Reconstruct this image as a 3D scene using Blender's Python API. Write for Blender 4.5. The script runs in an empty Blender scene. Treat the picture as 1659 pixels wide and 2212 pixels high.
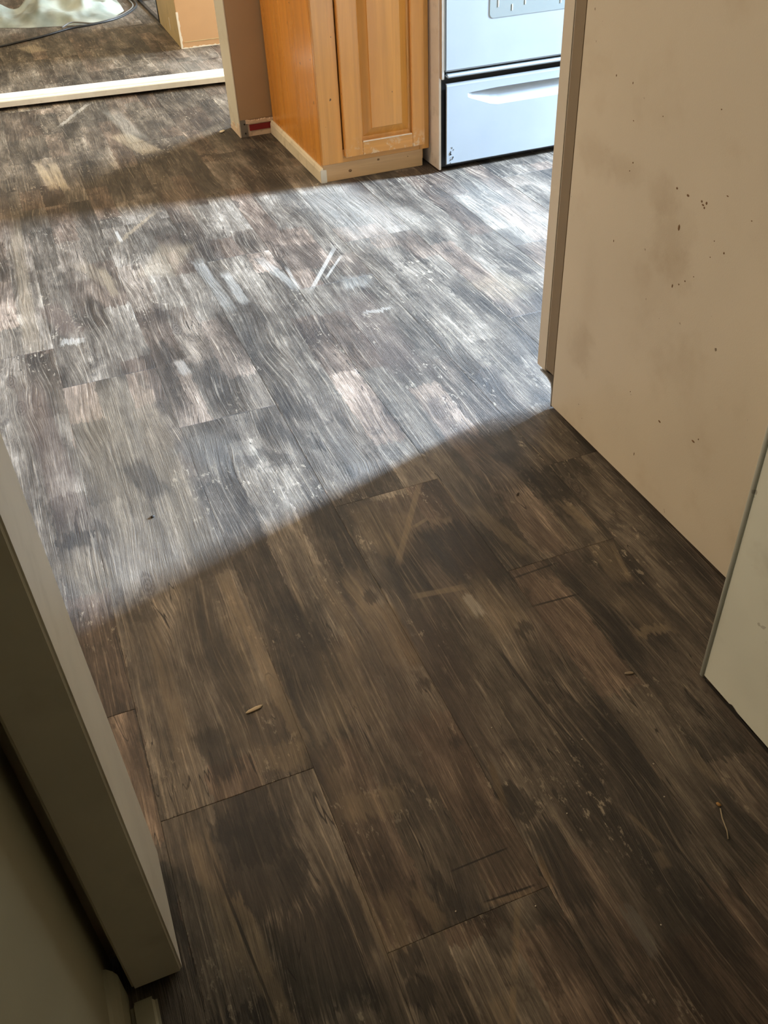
import bpy, bmesh, math, random
from mathutils import Vector, Matrix

random.seed(7)
SC = bpy.context.scene
COL = SC.collection
R = math.radians

# ------------------------------------------------------------------ camera
cam_d = bpy.data.cameras.new('camera')
cam_d.sensor_fit = 'HORIZONTAL'
cam_d.sensor_width = 36.0
cam_d.lens = 1961.13 / 1659 * 36
cam_d.clip_start = 0.02
cam = bpy.data.objects.new('camera', cam_d)
COL.objects.link(cam)
cx_ = Vector((0.92954763, -0.36642824, -0.04088451))
cu_ = Vector((0.26247611, 0.57978156, 0.77133626))
cf_ = Vector((0.25893531, 0.727725, -0.63511324))
m = Matrix((cx_, cu_, -cf_)).transposed().to_4x4()
m.translation = Vector((0, 0, 1.1))
cam.matrix_world = m
SC.camera = cam

# ------------------------------------------------------------------ view, world
SC.view_settings.view_transform = 'Standard'
SC.view_settings.look = 'None'
SC.view_settings.gamma = 1.0
SC.view_settings.use_curve_mapping = False
SC.view_settings.exposure = 0.0
world = bpy.data.worlds.new('sky')
SC.world = world
world.use_nodes = True
wb = world.node_tree.nodes['Background']
wb.inputs[0].default_value = (0.75, 0.87, 1.0, 1)
wb.inputs[1].default_value = 1.0


def area_light(name, loc, rot, sx, sy, power, color, spread=180):
    d = bpy.data.lights.new(name, 'AREA')
    d.shape = 'RECTANGLE'
    d.size = sx
    d.size_y = sy
    d.energy = power
    d.color = color
    d.spread = R(spread)
    o = bpy.data.objects.new(name, d)
    o.location = loc
    o.rotation_euler = rot
    COL.objects.link(o)
    return o


# daylight through the kitchen and living room windows, plus fill from unseen ceiling lamps
area_light('kitchen_daylight', (4.27, 2.45, 1.45), (0, R(90), 0), 1.6, 0.34, 2000, (0.56, 0.75, 1.0))
area_light('living_room_daylight', (4.27, 5.2, 1.15), (0, R(90), 0), 1.8, 1.75, 1050, (0.74, 0.88, 1.0))
area_light('hall_ceiling_light', (-1.4, 2.45, 2.2), (0, R(-20), 0), 0.5, 0.5, 36, (1.0, 0.66, 0.40))
area_light('living_room_ceiling_light', (-0.6, 5.0, 2.35), (0, 0, 0), 0.9, 0.9, 34, (1.0, 0.88, 0.58))
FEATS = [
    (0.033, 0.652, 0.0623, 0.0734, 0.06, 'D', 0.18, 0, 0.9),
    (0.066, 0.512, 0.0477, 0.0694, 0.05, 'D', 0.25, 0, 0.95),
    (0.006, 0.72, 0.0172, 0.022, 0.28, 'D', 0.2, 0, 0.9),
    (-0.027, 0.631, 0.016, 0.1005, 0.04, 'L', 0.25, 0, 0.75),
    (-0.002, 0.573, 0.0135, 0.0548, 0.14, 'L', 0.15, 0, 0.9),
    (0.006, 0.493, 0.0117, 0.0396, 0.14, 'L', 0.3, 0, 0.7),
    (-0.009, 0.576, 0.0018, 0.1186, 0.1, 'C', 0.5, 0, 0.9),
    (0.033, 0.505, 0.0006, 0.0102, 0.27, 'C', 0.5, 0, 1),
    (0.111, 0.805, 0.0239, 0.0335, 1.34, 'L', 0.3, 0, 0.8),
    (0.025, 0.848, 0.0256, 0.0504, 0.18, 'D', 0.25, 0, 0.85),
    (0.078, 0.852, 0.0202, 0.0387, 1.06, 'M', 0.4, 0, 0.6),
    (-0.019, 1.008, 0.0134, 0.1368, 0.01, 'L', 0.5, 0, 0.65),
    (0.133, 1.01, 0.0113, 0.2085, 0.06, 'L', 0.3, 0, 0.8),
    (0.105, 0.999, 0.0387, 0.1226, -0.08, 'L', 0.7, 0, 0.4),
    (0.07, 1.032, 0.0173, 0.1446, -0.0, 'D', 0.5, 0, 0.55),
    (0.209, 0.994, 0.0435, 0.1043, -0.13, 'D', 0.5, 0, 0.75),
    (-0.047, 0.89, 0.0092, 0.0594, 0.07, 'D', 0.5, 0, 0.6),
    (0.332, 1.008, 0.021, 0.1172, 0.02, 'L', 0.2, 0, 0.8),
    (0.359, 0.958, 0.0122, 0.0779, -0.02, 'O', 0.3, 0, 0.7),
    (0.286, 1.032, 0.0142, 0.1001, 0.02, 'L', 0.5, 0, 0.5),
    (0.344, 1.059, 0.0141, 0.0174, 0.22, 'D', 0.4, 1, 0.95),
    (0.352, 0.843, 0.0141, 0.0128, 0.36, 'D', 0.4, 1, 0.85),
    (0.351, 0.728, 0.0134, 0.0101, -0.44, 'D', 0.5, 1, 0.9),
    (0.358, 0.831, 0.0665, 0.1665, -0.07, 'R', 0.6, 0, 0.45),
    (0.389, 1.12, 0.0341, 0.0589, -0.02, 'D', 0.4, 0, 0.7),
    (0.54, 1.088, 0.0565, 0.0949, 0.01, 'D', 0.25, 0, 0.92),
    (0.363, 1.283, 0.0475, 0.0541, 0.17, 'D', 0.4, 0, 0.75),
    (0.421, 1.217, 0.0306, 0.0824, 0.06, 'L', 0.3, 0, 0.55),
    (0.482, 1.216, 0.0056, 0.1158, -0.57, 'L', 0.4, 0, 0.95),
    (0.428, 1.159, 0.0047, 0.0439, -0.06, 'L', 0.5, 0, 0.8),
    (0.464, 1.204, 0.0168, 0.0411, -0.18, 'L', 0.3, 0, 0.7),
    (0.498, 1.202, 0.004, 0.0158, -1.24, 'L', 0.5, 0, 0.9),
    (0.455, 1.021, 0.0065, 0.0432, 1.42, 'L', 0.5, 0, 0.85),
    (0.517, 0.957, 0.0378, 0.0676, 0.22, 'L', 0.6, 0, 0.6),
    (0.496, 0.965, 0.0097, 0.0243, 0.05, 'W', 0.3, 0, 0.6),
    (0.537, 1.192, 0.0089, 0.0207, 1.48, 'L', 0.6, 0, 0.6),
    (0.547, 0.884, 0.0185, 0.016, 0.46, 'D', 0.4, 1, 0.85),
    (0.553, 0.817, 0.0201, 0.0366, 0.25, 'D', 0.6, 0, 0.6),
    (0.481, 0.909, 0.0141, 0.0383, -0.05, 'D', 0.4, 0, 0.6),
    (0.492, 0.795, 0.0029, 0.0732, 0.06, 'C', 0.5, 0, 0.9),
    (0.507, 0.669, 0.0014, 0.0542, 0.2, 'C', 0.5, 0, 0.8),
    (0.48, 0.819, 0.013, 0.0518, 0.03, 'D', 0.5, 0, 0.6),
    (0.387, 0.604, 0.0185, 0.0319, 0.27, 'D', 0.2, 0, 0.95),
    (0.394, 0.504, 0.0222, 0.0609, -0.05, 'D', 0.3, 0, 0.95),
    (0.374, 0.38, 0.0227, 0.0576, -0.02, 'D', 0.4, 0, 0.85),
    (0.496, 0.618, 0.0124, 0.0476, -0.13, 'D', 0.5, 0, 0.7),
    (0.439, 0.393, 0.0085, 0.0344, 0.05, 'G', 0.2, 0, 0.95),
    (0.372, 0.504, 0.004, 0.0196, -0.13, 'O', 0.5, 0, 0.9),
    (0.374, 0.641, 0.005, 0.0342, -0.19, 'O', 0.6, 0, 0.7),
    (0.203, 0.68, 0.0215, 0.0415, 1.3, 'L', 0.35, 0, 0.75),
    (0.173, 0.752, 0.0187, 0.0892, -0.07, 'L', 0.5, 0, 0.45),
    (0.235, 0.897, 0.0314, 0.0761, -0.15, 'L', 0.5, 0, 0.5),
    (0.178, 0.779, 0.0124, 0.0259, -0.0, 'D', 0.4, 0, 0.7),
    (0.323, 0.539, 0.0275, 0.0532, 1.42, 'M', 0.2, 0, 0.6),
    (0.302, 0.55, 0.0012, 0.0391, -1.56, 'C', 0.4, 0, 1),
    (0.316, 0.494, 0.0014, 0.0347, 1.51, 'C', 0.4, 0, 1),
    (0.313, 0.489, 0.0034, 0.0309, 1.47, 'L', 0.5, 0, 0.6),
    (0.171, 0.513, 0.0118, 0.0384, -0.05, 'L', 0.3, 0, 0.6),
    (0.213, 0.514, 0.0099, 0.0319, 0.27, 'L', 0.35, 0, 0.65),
    (0.245, 0.522, 0.0097, 0.04, 0.19, 'D', 0.3, 0, 0.85),
    (0.144, 0.537, 0.0076, 0.0661, 0.09, 'L', 0.4, 0, 0.55),
    (0.129, 0.542, 0.0081, 0.0502, -0.03, 'D', 0.4, 0, 0.8),
    (0.165, 0.425, 0.0213, 0.0206, -0.28, 'D', 0.35, 1, 0.95),
    (0.107, 0.446, 0.0149, 0.018, -0.51, 'D', 0.5, 1, 0.9),
    (0.168, 0.466, 0.0189, 0.0159, 0.15, 'D', 0.3, 0, 0.8),
    (0.296, 0.439, 0.0039, 0.0436, -0.53, 'L', 0.4, 0, 0.85),
    (0.258, 0.375, 0.0037, 0.0207, -0.51, 'L', 0.4, 0, 0.85),
    (0.282, 0.461, 0.0193, 0.032, -0.21, 'D', 0.4, 0, 0.7),
    (0.243, 0.375, 0.0158, 0.0154, -0.39, 'L', 0.5, 0, 0.6),
    (0.335, 0.419, 0.029, 0.0464, -0.09, 'D', 0.6, 0, 0.6),
    (0.527, 0.375, 0.0221, 0.0523, 0.09, 'D', 0.6, 0, 0.7),
    (0.546, 0.443, 0.0021, 0.0609, 0.09, 'C', 0.5, 0, 0.8),
    (0.521, 0.502, 0.003, 0.0288, 0.21, 'L', 0.5, 0, 0.6),
    (0.517, 0.459, 0.0073, 0.0117, -0.09, 'L', 0.5, 0, 0.5),
    (0.578, 0.395, 0.0102, 0.0214, -0.27, 'D', 0.4, 1, 0.85),
    (0.574, 0.611, 0.012, 0.0592, -0.01, 'D', 0.5, 0, 0.7),
    (0.651, 0.543, 0.0071, 0.0263, 0.14, 'L', 0.7, 0, 0.5),
    (0.645, 0.473, 0.0164, 0.0496, 0.04, 'D', 0.6, 0, 0.7),
    (0.733, 1.317, 0.0534, 0.1083, -0.13, 'D', 0.25, 0, 0.8),
    (0.777, 1.208, 0.0293, 0.0556, -0.06, 'D', 0.2, 0, 0.9),
    (0.74, 1.322, 0.0269, 0.0209, -0.14, 'D', 0.5, 1, 0.8),
    (0.776, 1.103, 0.0111, 0.0442, 0.14, 'L', 0.4, 0, 0.75),
    (0.762, 0.97, 0.0189, 0.0545, -0.07, 'L', 0.3, 0, 0.6),
    (0.78, 0.965, 0.0048, 0.049, -0.24, 'L', 0.4, 0, 0.7),
    (0.631, 1.001, 0.002, 0.0468, -1.53, 'C', 0.5, 0, 0.9),
    (0.628, 0.923, 0.002, 0.0437, 1.5, 'C', 0.5, 0, 1),
    (0.676, 0.916, 0.0157, 0.0875, -0.01, 'D', 0.4, 0, 0.85),
    (0.678, 0.806, 0.0205, 0.043, -0.04, 'D', 0.5, 0, 0.6),
    (0.735, 0.799, 0.0104, 0.0319, 1.4, 'L', 0.4, 0, 0.85),
    (0.739, 0.846, 0.024, 0.0404, 0.24, 'L', 0.6, 0, 0.5),
    (0.715, 0.919, 0.0334, 0.0238, 0.79, 'M', 0.5, 0, 0.6),
    (0.624, 1.126, 0.014, 0.0812, 0.21, 'L', 0.4, 0, 0.7),
    (0.69, 1.061, 0.0223, 0.0856, 0.05, 'R', 0.5, 0, 0.5),
    (0.584, 0.864, 0.0251, 0.0586, -0.13, 'R', 0.5, 0, 0.5),
    (0.005, 1.603, 0.0628, 0.3457, 0.07, 'L', 0.8, 0, 0.55),
    (0.094, 1.611, 0.0305, 0.3314, 0.02, 'L', 0.6, 0, 0.55),
    (0.044, 1.556, 0.0257, 0.0755, 0.27, 'D', 0.4, 0, 0.8),
    (0.156, 1.944, 0.036, 0.1822, -0.04, 'D', 0.3, 0, 0.8),
    (0.207, 1.968, 0.0117, 0.0378, 0.09, 'W', 0.5, 0, 0.4),
    (0.136, 1.78, 0.0275, 0.0754, 0.08, 'M', 0.4, 0, 0.5),
    (0.306, 1.868, 0.0345, 0.1399, 0.03, 'D', 0.6, 0, 0.5),
    (-0.109, 1.424, 0.0248, 0.0298, 1.37, 'D', 0.3, 0, 0.95),
    (-0.128, 1.764, 0.031, 0.2899, 0.07, 'R', 0.5, 0, 0.6),
    (-0.098, 1.317, 0.0356, 0.0715, 0.41, 'L', 0.7, 0, 0.4),
    (0.201, 1.593, 0.0524, 0.0881, 0.65, 'G', 0.6, 0, 0.5),
    (0.18, 1.425, 0.0427, 0.0939, 0.26, 'D', 0.5, 0, 0.6),
    (0.029, 1.335, 0.0266, 0.1456, 0.08, 'D', 0.6, 0, 0.4),
    (-0.06, 1.439, 0.0106, 0.0346, 0.25, 'D', 0.5, 1, 0.6),
    (0.38, 2.386, 0.0172, 0.1746, 0.05, 'W', 0.3, 0, 0.7),
    (0.429, 2.34, 0.0138, 0.1055, 0.03, 'W', 0.3, 0, 0.75),
    (0.385, 2.295, 0.0348, 0.2719, -0.03, 'D', 0.5, 0, 0.6),
    (0.38, 2.041, 0.0428, 0.1439, -0.01, 'D', 0.5, 0, 0.7),
    (0.424, 2.26, 0.033, 0.158, 0.07, 'D', 0.5, 0, 0.5),
    (0.651, 2.455, 0.0978, 0.0746, 1.32, 'D', 0.3, 0, 0.85),
    (0.303, 2.773, 0.1054, 0.0809, -1.47, 'D', 0.35, 0, 0.8),
    (0.691, 2.348, 0.006, 0.1261, -0.56, 'W', 0.6, 0, 0.7),
    (0.72, 2.342, 0.004, 0.07, -0.62, 'W', 0.5, 0, 0.7),
    (0.255, 2.907, 0.008, 0.1261, -0.64, 'L', 0.5, 0, 0.9),
    (0.189, 2.858, 0.0052, 0.0451, 0.04, 'W', 0.5, 0, 0.8),
    (0.293, 2.617, 0.1133, 0.0562, 1.1, 'L', 0.5, 0, 0.6),
    (0.901, 2.759, 0.1308, 0.2769, 0.29, 'W', 0.6, 0, 0.22),
    (0.911, 2.734, 0.0976, 0.2534, 0.08, 'W', 0.6, 0, 0.2),
    (1.34, 2.491, 0.1077, 0.2663, 0.06, 'W', 0.6, 0, 0.25),
    (1.214, 2.602, 0.0468, 0.1855, -0.02, 'D', 0.5, 0, 0.75),
    (1.227, 2.257, 0.0569, 0.1093, -0.03, 'D', 0.6, 0, 0.5),
    (1.095, 1.908, 0.0893, 0.0618, 1.33, 'D', 0.4, 0, 0.8),
    (1.089, 2.018, 0.0597, 0.0785, 0.32, 'L', 0.6, 0, 0.5),
    (0.697, 1.935, 0.0479, 0.2105, -0.03, 'R', 0.6, 0, 0.55),
    (0.737, 2.04, 0.0082, 0.0405, -1.49, 'W', 0.6, 0, 0.5),
    (0.747, 2.227, 0.0379, 0.0386, 1.3, 'W', 0.6, 0, 0.35),
    (0.75, 2.291, 0.0758, 0.0458, 1.27, 'D', 0.4, 0, 0.5),
    (0.564, 2.379, 0.0141, 0.1145, 0.19, 'W', 0.5, 0, 0.5),
    (0.592, 2.322, 0.0049, 0.0719, -0.07, 'W', 0.6, 0, 0.5),
    (0.622, 1.99, 0.034, 0.1279, -0.15, 'D', 0.5, 0, 0.6),
    (0.597, 1.594, 0.0233, 0.0414, -0.0, 'D', 0.5, 1, 0.7),
    (0.383, 1.52, 0.0298, 0.0764, 0.08, 'D', 0.6, 0, 0.6),
    (0.685, 1.553, 0.0222, 0.0429, 0.08, 'D', 0.6, 0, 0.4),
    (0.327, 1.62, 0.0256, 0.0627, 0.13, 'D', 0.5, 0, 0.6),
    (0.453, 1.47, 0.0216, 0.0916, 0.03, 'G', 0.5, 0, 0.5),
    (0.822, 1.676, 0.0297, 0.0807, -0.03, 'D', 0.6, 0, 0.5),
    (0.991, 1.718, 0.0259, 0.1099, -0.08, 'D', 0.6, 0, 0.6),
    (0.03, 3.556, 0.0147, 0.1601, 0.09, 'T', 0.25, 0, 0.95),
    (0.075, 3.522, 0.0151, 0.1655, 0.05, 'T', 0.25, 0, 0.9),
    (0.054, 3.514, 0.0207, 0.1198, 0.18, 'T', 0.3, 0, 0.7),
    (0.391, 3.767, 0.0402, 0.1564, 0.28, 'T', 0.35, 0, 0.8),
    (0.221, 4.291, 0.0107, 0.1543, -0.5, 'W', 0.4, 0, 0.8),
    (0.265, 4.193, 0.136, 0.0775, 1.26, 'D', 0.5, 0, 0.7),
    (0.393, 4.039, 0.0328, 0.2254, 0.1, 'W', 0.6, 0, 0.5),
    (0.159, 5.674, 0.0479, 0.0939, 0.31, 'T', 0.4, 0, 0.8),
    (0.221, 3.591, 0.0449, 0.1507, 0.09, 'D', 0.5, 0, 0.6),
    (0.795, 3.363, 0.0419, 0.1194, 0.06, 'D', 0.5, 0, 0.8),
    (-0.046, 3.087, 0.0645, 0.0971, 0.47, 'D', 0.4, 0, 0.7),
    (-0.134, 2.627, 0.0411, 0.0884, -0.44, 'D', 0.5, 1, 0.7),
    (-0.114, 2.697, 0.0186, 0.4844, -0.02, 'L', 0.6, 0, 0.6),
    (0.087, 2.6, 0.0227, 0.1115, 0.35, 'L', 0.6, 0, 0.5),
    (-0.133, 3.208, 0.0213, 0.2231, 0.01, 'R', 0.6, 0, 0.5),
    (-0.041, 2.365, 0.029, 0.1024, 0.25, 'R', 0.5, 0, 0.7),
    (-0.026, 2.224, 0.0151, 0.029, 1.33, 'W', 0.4, 0, 0.7),
    (0.112, 2.538, 0.0118, 0.102, 0.05, 'L', 0.4, 0, 0.8),
    (0.117, 3.161, 0.0271, 0.1449, 0.09, 'D', 0.5, 0, 0.5),
    (0.87, 4.741, 0.1049, 0.2542, 0.18, 'W', 0.7, 0, 0.35),
    (0.64, 3.727, 0.0249, 0.152, -0.86, 'L', 0.6, 0, 0.5),
    (0.759, 2.952, 0.0294, 0.2699, 0.06, 'D', 0.6, 0, 0.5),
    (0.417, 3.154, 0.0275, 0.2552, 0.08, 'L', 0.7, 0, 0.3),
]

# ------------------------------------------------------------------ node helpers
def new_mat(name):
    mt = bpy.data.materials.new(name)
    mt.use_nodes = True
    nt = mt.node_tree
    return mt, nt, nt.nodes['Principled BSDF']


def nd(nt, kind, **kw):
    n = nt.nodes.new(kind)
    for k, v in kw.items():
        if k.startswith('i_'):
            key = k[2:]
            n.inputs[int(key) if key.isdigit() else key].default_value = v
        else:
            setattr(n, k, v)
    return n


def ln(nt, a, b):
    nt.links.new(a, b)


def math_(nt, op, a, b=None, c=None):
    n = nd(nt, 'ShaderNodeMath', operation=op)
    for i, v in enumerate((a, b, c)):
        if v is None:
            continue
        if isinstance(v, (int, float)):
            n.inputs[i].default_value = v
        else:
            ln(nt, v, n.inputs[i])
    return n.outputs[0]


def vmath(nt, op, a, b=None):
    n = nd(nt, 'ShaderNodeVectorMath', operation=op)
    for i, v in enumerate((a, b)):
        if v is None:
            continue
        if isinstance(v, (tuple, list)):
            n.inputs[i].default_value = v
        else:
            ln(nt, v, n.inputs[i])
    return n.outputs[0]


def noise(nt, vec, scale=1.0, detail=2.0, rough=0.5, dist=0.0):
    n = nd(nt, 'ShaderNodeTexNoise', noise_dimensions='3D')
    n.inputs['Scale'].default_value = scale
    n.inputs['Detail'].default_value = detail
    n.inputs['Roughness'].default_value = rough
    n.inputs['Distortion'].default_value = dist
    ln(nt, vec, n.inputs['Vector'])
    return n.outputs['Fac']


def smooth(nt, v, a, b, lo=0.0, hi=1.0, kind='SMOOTHSTEP'):
    n = nd(nt, 'ShaderNodeMapRange', interpolation_type=kind)
    n.inputs['From Min'].default_value = a
    n.inputs['From Max'].default_value = b
    n.inputs['To Min'].default_value = lo
    n.inputs['To Max'].default_value = hi
    ln(nt, v, n.inputs['Value'])
    return n.outputs['Result']


def mix(nt, fac, a, b, blend='MIX'):
    n = nd(nt, 'ShaderNodeMix', data_type='RGBA', blend_type=blend)
    n.clamp_factor = True
    for s, v in ((n.inputs[0], fac), (n.inputs[6], a), (n.inputs[7], b)):
        if isinstance(v, (int, float)):
            s.default_value = v
        elif isinstance(v, (tuple, list)):
            s.default_value = tuple(v) if len(v) == 4 else tuple(v) + (1,)
        else:
            ln(nt, v, s)
    return n.outputs[2]


def ramp(nt, fac, stops):
    n = nd(nt, 'ShaderNodeValToRGB')
    e = n.color_ramp.elements
    while len(e) < len(stops):
        e.new(0.5)
    for el, (p, c) in zip(e, stops):
        el.position = p
        el.color = tuple(c) + (1,)
    ln(nt, fac, n.inputs[0])
    return n.outputs[0]


def objcoord(nt):
    return nd(nt, 'ShaderNodeTexCoord').outputs['Object']


def bump(nt, bsdf, h, strength=0.4, dist=0.001):
    b = nd(nt, 'ShaderNodeBump')
    b.inputs['Strength'].default_value = strength
    b.inputs['Distance'].default_value = dist
    ln(nt, h, b.inputs['Height'])
    ln(nt, b.outputs[0], bsdf.inputs['Normal'])


def paint(name, col, rough=0.5, stain=None, amount=0.4, scale=6.0, peel=0.0002, peel_scale=220, spec=0.5,
          specks=0.0, dirt=(0.10, 0.075, 0.045)):
    """painted or enamelled surface: faint mottling, orange-peel relief, stains and specks"""
    mt, nt, b = new_mat(name)
    v = objcoord(nt)
    n1 = noise(nt, v, scale, 4, 0.6)
    n2 = noise(nt, v, scale * 0.35, 3, 0.55)
    c = mix(nt, smooth(nt, n2, 0.35, 0.7), [x * 0.93 for x in col], [min(1, x * 1.05) for x in col])
    if stain:
        c = mix(nt, smooth(nt, n1, 0.52, 0.78, 0, amount), c, stain)
    if specks:
        n3 = noise(nt, v, 62, 2, 0.5)
        n4 = noise(nt, v, 4.5, 2, 0.5)
        sp = math_(nt, 'MULTIPLY', smooth(nt, n3, 0.735, 0.765), smooth(nt, n4, 0.46, 0.62))
        c = mix(nt, math_(nt, 'MULTIPLY', sp, specks), c, dirt)
    ln(nt, c, b.inputs['Base Color'])
    b.inputs['Roughness'].default_value = rough
    b.inputs['Specular IOR Level'].default_value = spec
    if peel:
        bump(nt, b, noise(nt, v, peel_scale, 2, 0.5), 0.5, peel)
    return mt


def plain(name, col, rough=0.5, metal=0.0, spec=0.5):
    mt, nt, b = new_mat(name)
    v = objcoord(nt)
    n = noise(nt, v, 30, 3, 0.6)
    ln(nt, mix(nt, n, [x * 0.85 for x in col], [min(1, x * 1.12) for x in col]), b.inputs['Base Color'])
    ln(nt, smooth(nt, n, 0.2, 0.8, rough * 0.85, min(1, rough * 1.15)), b.inputs['Roughness'])
    b.inputs['Metallic'].default_value = metal
    b.inputs['Specular IOR Level'].default_value = spec
    return mt


def maple(name, col=(0.58, 0.27, 0.055), axis='Z', rough=0.3, wear=0.0):
    """varnished honey maple with faint long grain"""
    mt, nt, b = new_mat(name)
    v = objcoord(nt)
    sc = {'Z': (34, 34, 1.6), 'X': (1.6, 34, 34), 'Y': (34, 1.6, 34)}[axis]
    g = noise(nt, vmath(nt, 'MULTIPLY', v, sc), 1, 5, 0.62, 0.6)
    g2 = noise(nt, vmath(nt, 'MULTIPLY', v, tuple(x * 0.28 for x in sc)), 1, 3, 0.5)
    c = mix(nt, smooth(nt, g, 0.25, 0.75), [x * 0.80 for x in col], [min(1, x * 1.14) for x in col])
    c = mix(nt, smooth(nt, g2, 0.35, 0.75, 0, 0.45), c, (col[0] * 0.86, col[1] * 0.74, col[2] * 0.7))
    dots = smooth(nt, noise(nt, v, 48, 2, 0.5), 0.745, 0.77)
    c = mix(nt, dots, c, (0.10, 0.045, 0.012))
    if wear:
        w = noise(nt, v, 26, 5, 0.7)
        wz = smooth(nt, nd_sep(nt, v, 2), 0.075, 0.15, 1, 0)
        c = mix(nt, math_(nt, 'MULTIPLY', smooth(nt, w, 0.50, 0.60, 0, wear), wz), c, (0.62, 0.47, 0.30))
    ln(nt, c, b.inputs['Base Color'])
    ln(nt, smooth(nt, g2, 0.2, 0.8, rough * 0.85, rough * 1.35), b.inputs['Roughness'])
    b.inputs['Coat Weight'].default_value = 0.35
    b.inputs['Coat Roughness'].default_value = 0.22
    bump(nt, b, g, 0.15, 0.0004)
    return mt


def nd_sep(nt, v, i):
    n = nd(nt, 'ShaderNodeSeparateXYZ')
    ln(nt, v, n.inputs[0])
    return n.outputs[i]


# ------------------------------------------------------------------ mesh helpers
def mesh_obj(name, bm, mat, parent=None, smooth_=False):
    me = bpy.data.meshes.new(name)
    bmesh.ops.recalc_face_normals(bm, faces=bm.faces)
    bm.to_mesh(me)
    bm.free()
    if mat:
        me.materials.append(mat)
    if smooth_:
        for p in me.polygons:
            p.use_smooth = True
    o = bpy.data.objects.new(name, me)
    COL.objects.link(o)
    if parent:
        o.parent = parent
    return o


def empty(name, loc=(0, 0, 0), rz=0.0):
    o = bpy.data.objects.new(name, None)
    o.location = loc
    o.rotation_euler.z = rz
    o.empty_display_size = 0.1
    COL.objects.link(o)
    return o


def tag(o, label=None, cat=None, kind=None, group=None):
    if label:
        o['label'] = label
    if cat:
        o['category'] = cat
    if kind:
        o['kind'] = kind
    if group:
        o['group'] = group
    return o


def add_box(bm, lo, hi, bev=0.0, seg=2):
    r = bmesh.ops.create_cube(bm, size=1.0)
    vs = r['verts']
    lo, hi = Vector(lo), Vector(hi)
    for v in vs:
        v.co = Vector((lo[i] + (v.co[i] + 0.5) * (hi[i] - lo[i]) for i in range(3)))
    if bev:
        es = list({e for v in vs for e in v.link_edges})
        bmesh.ops.bevel(bm, geom=es, offset=bev, segments=seg, affect='EDGES', clamp_overlap=True)


def box(name, lo, hi, mat, parent=None, bev=0.002, seg=2):
    bm = bmesh.new()
    add_box(bm, lo, hi, bev, seg)
    return mesh_obj(name, bm, mat, parent)


def extrude_profile(bm, pts, place, length):
    """pts: closed 2-D outline; place(u, v, t) -> xyz with t in 0..1 along the length"""
    n = len(pts)
    rings = []
    for t in (0.0, 1.0):
        rings.append([bm.verts.new(place(u, v, t)) for u, v in pts])
    for i in range(n):
        j = (i + 1) % n
        bm.faces.new((rings[0][i], rings[0][j], rings[1][j], rings[1][i]))
    bm.faces.new(rings[0][::-1])
    bm.faces.new(rings[1])


def tube(bm, pts, r, seg=10):
    pts = [Vector(p) for p in pts]
    rings = []
    for i, p in enumerate(pts):
        d = (pts[min(i + 1, len(pts) - 1)] - pts[max(i - 1, 0)]).normalized()
        a = d.cross(Vector((0, 0, 1)))
        if a.length < 1e-4:
            a = Vector((1, 0, 0))
        a.normalize()
        b = d.cross(a)
        rings.append([bm.verts.new(p + r * (math.cos(2 * math.pi * k / seg) * a + math.sin(2 * math.pi * k / seg) * b))
                      for k in range(seg)])
    for r0, r1 in zip(rings, rings[1:]):
        for k in range(seg):
            bm.faces.new((r0[k], r0[(k + 1) % seg], r1[(k + 1) % seg], r1[k]))
    bm.faces.new(rings[0][::-1])
    bm.faces.new(rings[-1])


def spline(pts, n=10):
    """Catmull-Rom through the points"""
    P = [Vector(p) for p in pts]
    P = [2 * P[0] - P[1]] + P + [2 * P[-1] - P[-2]]
    out = []
    for i in range(1, len(P) - 2):
        for k in range(n):
            t = k / n
            a, b, c, d = P[i - 1:i + 3]
            out.append(0.5 * ((2 * b) + (c - a) * t + (2 * a - 5 * b + 4 * c - d) * t * t + (3 * b - a - 3 * c + d) * t ** 3))
    out.append(P[-2])
    return out


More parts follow.
